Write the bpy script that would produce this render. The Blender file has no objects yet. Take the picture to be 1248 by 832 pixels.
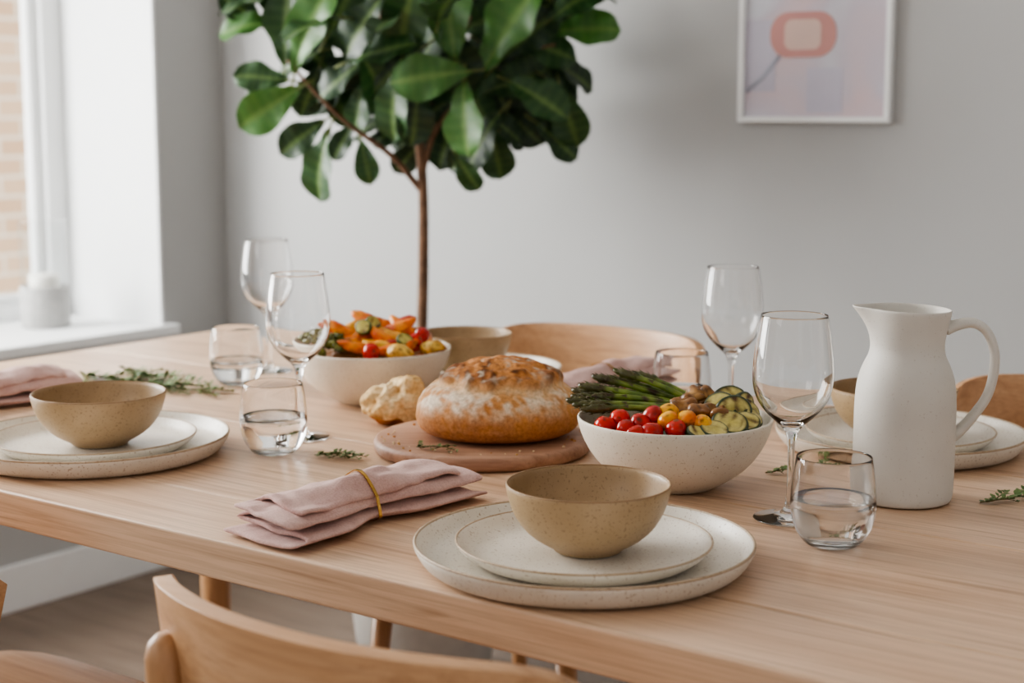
import bpy, math, random
from math import pi, sin, cos, radians
from mathutils import Vector, Matrix, noise, Euler
random.seed(7)
scene = bpy.context.scene
YAW = radians(36.63)
TZ = 0.75

def srgb(r, g, b):
    def f(c):
        c /= 255.0
        return c/12.92 if c <= 0.04045 else ((c+0.055)/1.055)**2.4
    return (f(r), f(g), f(b), 1.0)

def nz(x, y, z, s=1.0, seed=0.0):
    return noise.noise(Vector((x*s+seed, y*s+seed*1.7, z*s-seed)))

# ------------------------------------------------------------------ materials
def new_mat(name):
    m = bpy.data.materials.new(name); m.use_nodes = True
    nt = m.node_tree
    return m, nt, nt.nodes['Principled BSDF']

def ramp(nt, src, stops):
    r = nt.nodes.new('ShaderNodeValToRGB')
    while len(r.color_ramp.elements) < len(stops):
        r.color_ramp.elements.new(0.5)
    for e, (p, c) in zip(r.color_ramp.elements, stops):
        e.position = p; e.color = c
    nt.links.new(src, r.inputs[0])
    return r

def coords(nt, scale=(1, 1, 1), kind='Object', rot=(0, 0, 0)):
    tc = nt.nodes.new('ShaderNodeTexCoord'); mp = nt.nodes.new('ShaderNodeMapping')
    mp.inputs['Scale'].default_value = scale
    mp.inputs['Rotation'].default_value = rot
    nt.links.new(tc.outputs[kind], mp.inputs[0])
    return mp.outputs[0]

def noisetex(nt, vec, scale, detail=4, rough=0.5, dist=0.0):
    n = nt.nodes.new('ShaderNodeTexNoise')
    n.inputs['Scale'].default_value = scale; n.inputs['Detail'].default_value = detail
    n.inputs['Roughness'].default_value = rough; n.inputs['Distortion'].default_value = dist
    nt.links.new(vec, n.inputs['Vector'])
    return n.outputs['Fac']

def bump(nt, bsdf, h, strength=0.2, dist=0.002):
    b = nt.nodes.new('ShaderNodeBump'); b.inputs['Strength'].default_value = strength
    b.inputs['Distance'].default_value = dist
    nt.links.new(h, b.inputs['Height']); nt.links.new(b.outputs[0], bsdf.inputs['Normal'])

def mixc(nt, fac, a, b, mode='MIX'):
    m = nt.nodes.new('ShaderNodeMix'); m.data_type = 'RGBA'; m.blend_type = mode
    for sock, v in ((m.inputs[0], fac), (m.inputs[6], a), (m.inputs[7], b)):
        if isinstance(v, bpy.types.NodeSocket):
            nt.links.new(v, sock)
        else:
            sock.default_value = v
    return m.outputs[2]

def simple(name, col, rough=0.5, nscale=None, nbump=0.1, var=0.06, metallic=0.0):
    m, nt, b = new_mat(name)
    b.inputs['Roughness'].default_value = rough
    b.inputs['Metallic'].default_value = metallic
    v = coords(nt)
    f = noisetex(nt, v, nscale or 6, 5)
    dark = tuple(c*(1-var*2) for c in col[:3])+(1,)
    lite = tuple(min(1, c*(1+var*2)) for c in col[:3])+(1,)
    r = ramp(nt, f, [(0.3, dark), (0.7, lite)])
    nt.links.new(r.outputs[0], b.inputs['Base Color'])
    if nbump:
        bump(nt, b, f, nbump)
    return m

def wood(name, c1, c2, c3, axis='X', rough=0.45, scale=1.0, grain=0.6):
    m, nt, b = new_mat(name)
    sc = {'X': (1.2, 14, 14), 'Y': (14, 1.2, 14), 'Z': (14, 14, 1.2)}[axis]
    v = coords(nt, tuple(s*scale for s in sc))
    f1 = noisetex(nt, v, 1.6, 6, 0.6, 0.9)
    sc2 = {'X': (3, 110, 110), 'Y': (110, 3, 110), 'Z': (110, 110, 3)}[axis]
    v2 = coords(nt, tuple(s*scale for s in sc2))
    f2 = noisetex(nt, v2, 2.0, 4, 0.6, 0.2)
    sc3 = {'X': (1.0, 30, 30), 'Y': (30, 1.0, 30), 'Z': (30, 30, 1.0)}[axis]
    v3 = coords(nt, tuple(s*scale for s in sc3))
    f3 = noisetex(nt, v3, 1.5, 5, 0.65, 1.6)
    r1 = ramp(nt, f1, [(0.28, c1), (0.5, c2), (0.72, c3)])
    r2 = ramp(nt, f2, [(0.3, (0.76, 0.72, 0.68, 1)), (0.6, (1, 1, 1, 1))])
    r3 = ramp(nt, f3, [(0.36, (0.74, 0.69, 0.64, 1)), (0.47, (1, 1, 1, 1)), (0.60, (1, 1, 1, 1)), (0.72, (0.88, 0.84, 0.80, 1))])
    col = mixc(nt, grain, r1.outputs[0], r2.outputs[0], 'MULTIPLY')
    col = mixc(nt, grain, col, r3.outputs[0], 'MULTIPLY')
    nt.links.new(col, b.inputs['Base Color'])
    b.inputs['Roughness'].default_value = rough
    bump(nt, b, f2, 0.12, 0.0008)
    return m

def stoneware(name, base, dark, spk=srgb(120, 95, 70), rough=0.38, density=0.66, amount=0.7):
    m, nt, b = new_mat(name)
    v = coords(nt)
    big = noisetex(nt, v, 14, 4)
    r0 = ramp(nt, big, [(0.3, dark), (0.7, base)])
    sp = noisetex(nt, v, 420, 2, 0.5)
    r1 = ramp(nt, sp, [(density, (0, 0, 0, 1)), (density+0.05, (amount, amount, amount, 1))])
    col = mixc(nt, r1.outputs[0], r0.outputs[0], spk)
    nt.links.new(col, b.inputs['Base Color'])
    b.inputs['Roughness'].default_value = rough
    bump(nt, b, big, 0.08, 0.003)
    return m

def food(name, rough=0.35, nscale=120, nb=0.35, dist=0.001, sss=0.0, spec=0.5):
    m, nt, b = new_mat(name)
    a = nt.nodes.new('ShaderNodeVertexColor'); a.layer_name = 'Col'
    v = coords(nt)
    f = noisetex(nt, v, nscale, 4, 0.6)
    r = ramp(nt, f, [(0.3, (0.70, 0.66, 0.62, 1)), (0.65, (1.08, 1.08, 1.08, 1))])
    col = mixc(nt, 1.0, a.outputs[0], r.outputs[0], 'MULTIPLY')
    nt.links.new(col, b.inputs['Base Color'])
    b.inputs['Roughness'].default_value = rough
    b.inputs['Specular IOR Level'].default_value = spec
    if sss:
        b.inputs['Subsurface Weight'].default_value = sss
        b.inputs['Subsurface Radius'].default_value = (0.01, 0.005, 0.003)
        b.inputs['Subsurface Scale'].default_value = 0.5
    bump(nt, b, f, nb, dist)
    return m

def glass(name, col=(1, 1, 1, 1), ior=1.45, rough=0.0):
    m, nt, b = new_mat(name)
    b.inputs['Base Color'].default_value = col
    b.inputs['Roughness'].default_value = rough
    b.inputs['IOR'].default_value = ior
    b.inputs['Transmission Weight'].default_value = 1.0
    v = coords(nt); f = noisetex(nt, v, 9, 1)
    bump(nt, b, f, 0.01, 0.0005)
    return m

def thin_glass(name, tint=(0.97, 0.98, 0.98, 1)):
    # thin sheet: same reflectance from both sides (IOR inverted on back faces)
    m = bpy.data.materials.new(name); m.use_nodes = True
    nt = m.node_tree; nt.nodes.clear()
    out = nt.nodes.new('ShaderNodeOutputMaterial'); mx = nt.nodes.new('ShaderNodeMixShader')
    tr = nt.nodes.new('ShaderNodeBsdfTransparent'); gl = nt.nodes.new('ShaderNodeBsdfGlossy')
    fr = nt.nodes.new('ShaderNodeFresnel'); ge = nt.nodes.new('ShaderNodeNewGeometry')
    mr = nt.nodes.new('ShaderNodeMapRange')
    mr.inputs['To Min'].default_value = 1.45; mr.inputs['To Max'].default_value = 1/1.45
    nt.links.new(ge.outputs['Backfacing'], mr.inputs['Value']); nt.links.new(mr.outputs[0], fr.inputs[0])
    tr.inputs[0].default_value = tint; gl.inputs['Roughness'].default_value = 0.01
    nt.links.new(fr.outputs[0], mx.inputs[0]); nt.links.new(tr.outputs[0], mx.inputs[1])
    nt.links.new(gl.outputs[0], mx.inputs[2]); nt.links.new(mx.outputs[0], out.inputs[0])
    return m

M_wall = simple('wall_paint', srgb(176, 176, 175), 0.85, 3, 0.0, 0.004)
M_white = simple('white_trim_paint', srgb(234, 235, 235), 0.55, 30, 0.02, 0.005)
M_ceil = simple('ceiling_paint', srgb(232, 231, 228), 0.9, 40, 0.02, 0.005)
M_floor = wood('floor_boards', srgb(104, 88, 76), srgb(122, 105, 92), srgb(136, 120, 106), 'X', 0.5, 0.8)
M_table = wood('table_oak', srgb(196, 160, 130), srgb(212, 179, 150), srgb(222, 192, 164), 'X', 0.40, grain=0.95)
M_tedge = wood('table_edge_oak', srgb(172, 130, 96), srgb(190, 148, 112), srgb(205, 165, 128), 'X', 0.5)
M_seam = simple('table_seam', srgb(96, 68, 46), 0.8)
M_chair = wood('chair_oak', srgb(176, 132, 94), srgb(196, 152, 112), srgb(208, 166, 128), 'X', 0.4)
M_chairleg = wood('chair_leg_oak', srgb(160, 116, 78), srgb(178, 134, 94), srgb(192, 150, 110), 'Z', 0.4)
M_board = wood('acacia_board', srgb(146, 106, 84), srgb(168, 128, 104), srgb(184, 146, 120), 'X', 0.5, grain=0.9)
M_plate = stoneware('speckled_plate_glaze', srgb(228, 222, 212), srgb(212, 204, 190), srgb(140, 110, 82), 0.38, density=0.63, amount=0.7)
M_rim = stoneware('plate_raw_rim', srgb(192, 172, 148), srgb(166, 142, 114), srgb(120, 92, 66), 0.5, density=0.6)
M_tan = stoneware('tan_bowl_glaze', srgb(186, 161, 128), srgb(160, 134, 98), srgb(108, 82, 56), 0.42, density=0.61, amount=0.5)
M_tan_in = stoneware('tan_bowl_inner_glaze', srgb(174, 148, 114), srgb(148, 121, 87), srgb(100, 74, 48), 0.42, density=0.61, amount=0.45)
M_rim_tan = stoneware('bowl_raw_rim', srgb(160, 130, 96), srgb(134, 104, 72), srgb(110, 80, 50), 0.5)
M_serv = stoneware('serving_bowl_glaze', srgb(230, 223, 210), srgb(214, 204, 188), srgb(158, 132, 104), 0.55, density=0.63, amount=0.5)
M_jug = stoneware('jug_glaze', srgb(216, 212, 204), srgb(206, 201, 193), srgb(190, 182, 172), 0.55, density=0.66)
M_glass = glass('clear_glass')
M_water = glass('water', ior=1.33)
M_pane = thin_glass('window_glass')
def linen():
    m, nt, b = new_mat('blush_linen')
    v = coords(nt)
    w1 = nt.nodes.new('ShaderNodeTexWave'); w1.inputs['Scale'].default_value = 320; w1.bands_direction = 'X'
    w2 = nt.nodes.new('ShaderNodeTexWave'); w2.inputs['Scale'].default_value = 320; w2.bands_direction = 'Y'
    w1.inputs['Distortion'].default_value = 1.5; w2.inputs['Distortion'].default_value = 1.5
    nt.links.new(v, w1.inputs[0]); nt.links.new(v, w2.inputs[0])
    mth = nt.nodes.new('ShaderNodeMath'); mth.operation = 'MULTIPLY'
    nt.links.new(w1.outputs['Fac'], mth.inputs[0]); nt.links.new(w2.outputs['Fac'], mth.inputs[1])
    f = noisetex(nt, v, 40, 5)
    f2 = noisetex(nt, v, 500, 2)
    r = ramp(nt, f, [(0.3, srgb(198, 160, 152)), (0.7, srgb(216, 182, 174))])
    r2 = ramp(nt, f2, [(0.35, (.86, .84, .83, 1)), (0.6, (1, 1, 1, 1))])
    nt.links.new(mixc(nt, 1.0, r.outputs[0], r2.outputs[0], 'MULTIPLY'), b.inputs['Base Color'])
    b.inputs['Roughness'].default_value = 0.9
    b.inputs['Sheen Weight'].default_value = 0.12
    b2 = nt.nodes.new('ShaderNodeBump'); b2.inputs['Strength'].default_value = .5; b2.inputs['Distance'].default_value = .004
    fw = noisetex(nt, coords(nt, (1.0, .35, 1)), 70, 4, .55, .8)
    nt.links.new(fw, b2.inputs['Height'])
    b1 = nt.nodes.new('ShaderNodeBump'); b1.inputs['Strength'].default_value = .45; b1.inputs['Distance'].default_value = .0006
    nt.links.new(mth.outputs[0], b1.inputs['Height']); nt.links.new(b2.outputs[0], b1.inputs['Normal'])
    nt.links.new(b1.outputs[0], b.inputs['Normal'])
    return m
M_linen = linen()
M_brass = simple('brass', srgb(200, 160, 90), 0.25, 30, 0.02, 0.03, metallic=1.0)
M_food = food('roasted_food', 0.32, 120, 0.45, 0.0013)
M_tom = food('tomato_skin', 0.16, 60, 0.25, 0.0008, sss=0.15)
M_crust = food('bread_crust', 0.75, 240, 0.9, 0.0016, spec=0.2)
M_crumb = food('bread_crumb', 0.9, 220, 0.7, 0.0015, spec=0.1)
M_herb = food('herb_leaf', 0.5, 200, 0.2)
M_bark = simple('fig_bark', srgb(112, 84, 64), 0.85, 50, 0.5, 0.15)
M_pot = simple('pot_ceramic', srgb(190, 186, 180), 0.7, 30, 0.1, 0.04)
M_soil = simple('soil', srgb(60, 45, 35), 0.95, 60, 0.6, 0.2)
M_candle = simple('candle_wax', srgb(236, 233, 226), 0.6, 30, 0.02, 0.02)
M_concrete = simple('holder_base', srgb(172, 171, 169), 0.8, 60, 0.1, 0.04)

def leafmat():
    m, nt, b = new_mat('fig_leaf')
    a = nt.nodes.new('ShaderNodeVertexColor'); a.layer_name = 'Col'
    v = coords(nt); f = noisetex(nt, v, 30, 3)
    r = ramp(nt, f, [(0.3, (0.8, 0.8, 0.8, 1)), (0.7, (1.1, 1.1, 1.1, 1))])
    col = mixc(nt, 1.0, a.outputs[0], r.outputs[0], 'MULTIPLY')
    nt.links.new(col, b.inputs['Base Color'])
    b.inputs['Roughness'].default_value = 0.42
    tl = nt.nodes.new('ShaderNodeBsdfTranslucent'); nt.links.new(col, tl.inputs[0])
    mx = nt.nodes.new('ShaderNodeMixShader'); mx.inputs[0].default_value = 0.12
    out = nt.nodes['Material Output']
    nt.links.new(b.outputs[0], mx.inputs[1]); nt.links.new(tl.outputs[0], mx.inputs[2])
    nt.links.new(mx.outputs[0], out.inputs[0])
    bump(nt, b, f, 0.2, 0.002)
    return m
M_leaf = leafmat()

# ------------------------------------------------------------------ mesh tools
class MB:
    def __init__(s): s.v = []; s.f = []; s.c = []; s.m = []
    def add(s, vf, col=(0.8, 0.8, 0.8, 1), mat=None, mi=0):
        v, f = vf[0], vf[1]
        o = len(s.v)
        cols = vf[2] if len(vf) > 2 else None
        for i, p in enumerate(v):
            p = Vector(p)
            if mat is not None: p = mat @ p
            s.v.append(p); s.c.append(cols[i] if cols else col)
        for q in f:
            s.f.append([i+o for i in q]); s.m.append(mi)
        return s

def mkobj(name, mb, mats, parent=None, loc=(0, 0, 0), rot=(0, 0, 0), smooth=True, subsurf=0, bevel=0, solid=0):
    me = bpy.data.meshes.new(name)
    me.from_pydata([tuple(v) for v in mb.v], [], mb.f)
    me.update()
    ca = me.color_attributes.new('Col', 'FLOAT_COLOR', 'POINT')
    for i, c in enumerate(mb.c): ca.data[i].color = c
    if not isinstance(mats, (list, tuple)): mats = [mats]
    for m in mats: me.materials.append(m)
    for i, p in enumerate(me.polygons):
        p.use_smooth = smooth; p.material_index = mb.m[i]
    ob = bpy.data.objects.new(name, me)
    scene.collection.objects.link(ob)
    ob.location = loc; ob.rotation_euler = rot
    if parent: ob.parent = parent
    if solid:
        s = ob.modifiers.new('solid', 'SOLIDIFY'); s.thickness = solid; s.offset = 0
    if bevel:
        b = ob.modifiers.new('bevel', 'BEVEL'); b.width = bevel; b.segments = 3; b.limit_method = 'ANGLE'; b.angle_limit = radians(40)
    if subsurf:
        s = ob.modifiers.new('sub', 'SUBSURF'); s.levels = subsurf; s.render_levels = subsurf
    return ob

def empty(name, loc=(0, 0, 0), rotz=0.0):
    e = bpy.data.objects.new(name, None); scene.collection.objects.link(e)
    e.empty_display_size = 0.05
    e.location = loc; e.rotation_euler = (0, 0, rotz)
    return e

def box(x0, x1, y0, y1, z0, z1):
    v = [(x0, y0, z0), (x1, y0, z0), (x1, y1, z0), (x0, y1, z0), (x0, y0, z1), (x1, y0, z1), (x1, y1, z1), (x0, y1, z1)]
    f = [(0, 3, 2, 1), (4, 5, 6, 7), (0, 1, 5, 4), (1, 2, 6, 5), (2, 3, 7, 6), (3, 0, 4, 7)]
    return v, f

def lathe(prof, seg=64):
    v = []; f = []; rows = []
    for r, z in prof:
        if r < 1e-6:
            rows.append([len(v)]); v.append((0, 0, z))
        else:
            rows.append(list(range(len(v), len(v)+seg)))
            for k in range(seg):
                a = 2*pi*k/seg; v.append((r*cos(a), r*sin(a), z))
    for a, b in zip(rows[:-1], rows[1:]):
        for k in range(seg):
            k2 = (k+1) % seg
            if len(a) == 1 and len(b) == 1: continue
            if len(a) == 1: f.append((a[0], b[k2], b[k]))
            elif len(b) == 1: f.append((a[k], a[k2], b[0]))
            else: f.append((a[k], a[k2], b[k2], b[k]))
    return v, f

def torus(R, r, n=64, m=8):
    v = []; f = []
    for i in range(n):
        a = 2*pi*i/n
        for j in range(m):
            b = 2*pi*j/m
            v.append(((R+r*cos(b))*cos(a), (R+r*cos(b))*sin(a), r*sin(b)))
    for i in range(n):
        for j in range(m):
            f.append((i*m+j, ((i+1) % n)*m+j, ((i+1) % n)*m+(j+1) % m, i*m+(j+1) % m))
    return v, f

def tube(pts, rad, seg=10, flat=1.0):
    pts = [Vector(p) for p in pts]
    if not isinstance(rad, (list, tuple)): rad = [rad]*len(pts)
    v = []; f = []
    up = Vector((0, 0, 1))
    t0 = (pts[1]-pts[0]).normalized()
    if abs(t0.dot(up)) > 0.9: up = Vector((1, 0, 0))
    nrm = (up - t0*up.dot(t0)).normalized()
    for i, p in enumerate(pts):
        t = (pts[min(i+1, len(pts)-1)]-pts[max(i-1, 0)]).normalized()
        nrm = (nrm - t*nrm.dot(t)).normalized()
        bn = t.cross(nrm)
        for k in range(seg):
            a = 2*pi*k/seg
            v.append(p+nrm*cos(a)*rad[i]+bn*sin(a)*rad[i]*flat)
    n = len(pts)
    for i in range(n-1):
        for k in range(seg):
            k2 = (k+1) % seg
            f.append((i*seg+k, i*seg+k2, (i+1)*seg+k2, (i+1)*seg+k))
    v.append(pts[0]); v.append(pts[-1])
    for k in range(seg):
        k2 = (k+1) % seg
        f.append((len(v)-2, k2, k)); f.append((len(v)-1, (n-1)*seg+k, (n-1)*seg+k2))
    return v, f

def smoothpath(pts, n=8):
    P = [Vector(p) for p in pts]; P = [P[0]*2-P[1]]+P+[P[-1]*2-P[-2]]
    out = []
    for i in range(1, len(P)-2):
        for k in range(n):
            t = k/n
            out.append(0.5*((2*P[i])+(P[i+1]-P[i-1])*t+(2*P[i-1]-5*P[i]+4*P[i+1]-P[i+2])*t*t+(3*P[i]-P[i-1]-3*P[i+1]+P[i+2])*t**3))
    out.append(P[-2])
    return out

def blob(rx, ry, rz, amp=0.0, freq=30, seed=0, nu=20, nv=12, colf=None):
    v = []; f = []; c = []
    for j in range(nv+1):
        ph = pi*j/nv
        for i in range(nu):
            th = 2*pi*i/nu
            d = Vector((sin(ph)*cos(th), sin(ph)*sin(th), cos(ph)))
            p = Vector((d.x*rx, d.y*ry, d.z*rz))
            k = nz(p.x, p.y, p.z, freq, seed)
            p = p*(1+amp*k)
            v.append(p)
            if colf: c.append(colf(d, k))
    for j in range(nv):
        for i in range(nu):
            i2 = (i+1) % nu
            f.append((j*nu+i, (j+1)*nu+i, (j+1)*nu+i2, j*nu+i2))
    return (v, f, c) if colf else (v, f)

def xf(loc, rx=0, ry=0, rz=0, s=1.0):
    return Matrix.Translation(loc) @ Euler((rx, ry, rz)).to_matrix().to_4x4() @ Matrix.Scale(s, 4)

def lerpc(a, b, t):
    t = max(0, min(1, t)); return tuple(a[i]*(1-t)+b[i]*t for i in range(3))+(1,)

# ------------------------------------------------------------------ room
UW = -3.086; WB = 2.90; CE = 2.6; TH = 0.42
W0o, W1o, Z0o, Z1o = 0.15, 2.68, 0.60, 2.32
XR, YF = 2.6, -2.4
mb = MB()
mb.add(box(UW-TH, UW, YF, W0o, 0, CE))
mb.add(box(UW-TH, UW, W1o, WB, 0, CE))
mb.add(box(UW-TH, UW, W0o, W1o, 0, Z0o))
mb.add(box(UW-TH, UW, W0o, W1o, Z1o, CE))
mkobj('wall_left', mb, M_wall, smooth=False)
mb = MB(); mb.add(box(UW-TH, XR, WB, WB+0.12, 0, CE)); mkobj('wall_back', mb, M_wall, smooth=False)
mb = MB(); mb.add(box(UW-TH, XR, YF, WB+0.12, -0.05, 0))
mkobj('floor', mb, M_floor, smooth=False)
mb = MB(); mb.add(box(UW-TH, XR, YF, WB+0.12, CE, CE+0.1)); mkobj('ceiling', mb, M_ceil, smooth=False)
mb = MB(); mb.add(box(UW, UW+0.015, YF, WB, 0, 0.11)); mkobj('baseboard_left', mb, M_white, smooth=False, bevel=0.003)
mb = MB(); mb.add(box(UW+0.016, XR, WB-0.015, WB, 0, 0.11)); mkobj('baseboard_back', mb, M_white, smooth=False, bevel=0.003)

# window
win = empty('window_1', (UW, 0, 0))
mb = MB(); mb.add(box(-TH, 0.03, W0o, W1o+0.03, Z0o-0.004, Z0o+0.022)); mkobj('sill', mb, M_white, win, smooth=False, bevel=0.004)
mb = MB()
mb.add(box(-TH+0.06, 0.001, W1o-0.008, W1o, Z0o+0.022, Z1o)); mb.add(box(-TH+0.06, 0.001, W0o, W0o+0.008, Z0o+0.022, Z1o))
mb.add(box(-TH+0.06, 0.001, W0o, W1o, Z1o-0.008, Z1o))
mkobj('reveal_lining', mb, M_white, win, smooth=False)
mb = MB()
fx0, fx1 = -TH, -TH+0.07
fw = 0.060
mb.add(box(fx0, fx1, W1o-fw-0.008, W1o-0.008, Z0o, Z1o)); mb.add(box(fx0, fx1, W0o, W0o+fw, Z0o, Z1o))
mb.add(box(fx0, fx1, W0o, W1o, Z0o, Z0o+0.060)); mb.add(box(fx0, fx1, W0o, W1o, Z1o-0.075, Z1o))
mb.add(box(fx0+0.02, fx1-0.02, W1o-fw-0.035, W1o-fw-0.008, Z0o+0.055, Z1o-0.07))
mb.add(box(fx0+0.02, fx1-0.02, W0o+fw, W1o-fw, Z0o+0.060, Z0o+0.085))
mb.add(box(fx0, fx1, 1.30, 1.36, Z0o, Z1o))
mkobj('window_frame', mb, M_white, win, smooth=False, bevel=0.003)
mb = MB(); mb.add(([(-TH+0.03, W0o+fw, Z0o+.06), (-TH+0.03, W1o-fw, Z0o+.06), (-TH+0.03, W1o-fw, Z1o-.07), (-TH+0.03, W0o+fw, Z1o-.07)], [(0, 1, 2, 3)])); mkobj('window_pane', mb, M_pane, win, smooth=False)

def brickmat():
    m, nt, b = new_mat('brick')
    tc = nt.nodes.new('ShaderNodeTexCoord'); sx = nt.nodes.new('ShaderNodeSeparateXYZ'); cx = nt.nodes.new('ShaderNodeCombineXYZ')
    nt.links.new(tc.outputs['Object'], sx.inputs[0]); nt.links.new(sx.outputs[1], cx.inputs[0]); nt.links.new(sx.outputs[2], cx.inputs[1])
    bt = nt.nodes.new('ShaderNodeTexBrick'); nt.links.new(cx.outputs[0], bt.inputs['Vector'])
    bt.inputs['Scale'].default_value = 1.0; bt.inputs['Brick Width'].default_value = 0.23; bt.inputs['Row Height'].default_value = 0.08
    bt.inputs['Mortar Size'].default_value = 0.008
    bt.inputs['Color1'].default_value = srgb(206, 176, 146); bt.inputs['Color2'].default_value = srgb(190, 156, 124); bt.inputs['Mortar'].default_value = srgb(216, 204, 188)
    nt.links.new(bt.outputs['Color'], b.inputs['Base Color']); b.inputs['Roughness'].default_value = 0.9
    return m
M_brick = brickmat()
mb = MB(); mb.add(box(-5.9, -5.6, 2.75, 8.5, -0.5, 5.0)); mkobj('brick_building', mb, M_brick, smooth=False)

# picture
pf = empty('framed_art_print', (-1.414, WB, 1.132))
pw, ph_ = 0.162, 0.43
mb = MB(); t = 0.011
mb.add(box(-pw, pw, -0.022, -0.001, 0, t)); mb.add(box(-pw, pw, -0.022, -0.001, ph_-t, ph_))
mb.add(box(-pw, -pw+t, -0.022, -0.001, t, ph_-t)); mb.add(box(pw-t, pw, -0.022, -0.001, t, ph_-t))
mkobj('frame', mb, M_white, pf, smooth=False, bevel=0.0015)
def artmat():
    m, nt, b = new_mat('art_paper')
    v = coords(nt, (1, 1, 1)); f = noisetex(nt, v, 5.5, 3, 0.4, 0.6)
    r = ramp(nt, f, [(0.34, srgb(206, 186, 190)), (0.5, srgb(194, 186, 196)), (0.62, srgb(198, 199, 207))])
    nt.links.new(r.outputs[0], b.inputs['Base Color']); b.inputs['Roughness'].default_value = 0.35
    return m
mb = MB(); mb.add(box(-pw+t, pw-t, -0.010, -0.002, t, ph_-t)); mkobj('print', mb, artmat(), pf, smooth=False)
def rrect(cx, cz, w, h, r, y0, y1, n=8):
    pts = []
    for cxs, czs, a0 in ((1, 1, 0), (-1, 1, 90), (-1, -1, 180), (1, -1, 270)):
        for k in range(n+1):
            a = radians(a0+90*k/n); pts.append((cx+cxs*(w/2-r)+r*cos(a), cz+czs*(h/2-r)+r*sin(a)))
    m = len(pts)
    v = [(x, y0, z) for x, z in pts]+[(x, y1, z) for x, z in pts]
    f = [list(range(m)), list(range(2*m-1, m-1, -1))]+[(i, (i+1) % m, (i+1) % m+m, i+m) for i in range(m)]
    return v, f
mb = MB(); mb.add(rrect(-0.026, 0.170, 0.142, 0.088, 0.040, -0.0115, -0.009)); mkobj('coral_shape', mb, simple('coral_ink', srgb(196, 142, 136), 0.5, 8, 0, 0.05), pf, smooth=False)
mb = MB(); mb.add(rrect(-0.026, 0.170, 0.078, 0.058, 0.016, -0.0125, -0.011)); mkobj('cream_shape', mb, simple('cream_ink', srgb(214, 186, 176), 0.5, 8, 0, 0.03), pf, smooth=False)
mb = MB(); mb.add(box(-pw+t, -0.085, -0.0112, -0.0098, 0.06, 0.20)); mb.add(box(-0.015, 0.06, -0.0112, -0.0098, 0.02, 0.105))
mkobj('mauve_blocks', mb, simple('mauve_ink', srgb(188, 184, 198), 0.5, 5, 0, 0.05), pf, smooth=False)
mb = MB(); mb.add(tube([(-0.148, -0.0115, 0.060), (-0.11, -0.0115, 0.09), (-0.075, -0.0115, 0.13)], 0.004, 6, 0.4))
mkobj('line_mark', mb, simple('slate_ink', srgb(166, 170, 184), 0.5, 8, 0, 0.03), pf)

# ------------------------------------------------------------------ table
tab = empty('dining_table', (0, 0, 0))
TX0, TX1, TY0, TY1 = -2.21, 0.05, 1.028, 2.03
TT = 0.040
edges = [TY0, 1.155, 1.45, 1.75, TY1]
mb = MB()
for a, b_ in zip(edges[:-1], edges[1:]):
    g = 0.0009
    mb.add(box(TX0, TX1, a+(g if a > TY0 else 0), b_-(g if b_ < TY1 else 0), TZ-TT, TZ))
top = mkobj('table_top', mb, M_table, tab, smooth=False, bevel=0.003)
mb = MB(); mb.add(box(TX0+0.01, TX1-0.01, TY0+0.01, TY1-0.01, TZ-TT+0.001, TZ-0.006)); mkobj('top_core', mb, M_seam, tab, smooth=False)
mb = MB()
zt = TZ-TT-.001
mb.add(box(TX0+0.16, TX1-0.16, TY0+0.14, TY0+0.165, TZ-0.10, zt)); mb.add(box(TX0+0.16, TX1-0.16, TY1-0.165, TY1-0.14, TZ-0.10, zt))
mb.add(box(TX0+0.16, TX0+0.185, TY0+0.165, TY1-0.165, TZ-0.10, zt)); mb.add(box(TX1-0.185, TX1-0.16, TY0+0.165, TY1-0.165, TZ-0.10, zt))
mkobj('apron', mb, M_tedge, tab, smooth=False, bevel=0.002)
k = 0
for lx in (TX0+0.15, TX1-0.15):
    for ly in (TY0+0.14, TY1-0.14):
        k += 1
        mb = MB(); mb.add(tube([(lx, ly, 0), (lx, ly, 0.3), (lx, ly, zt)], [0.018, 0.026, 0.032], 24)); mkobj('leg_%d' % k, mb, M_chairleg, tab)

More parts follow.
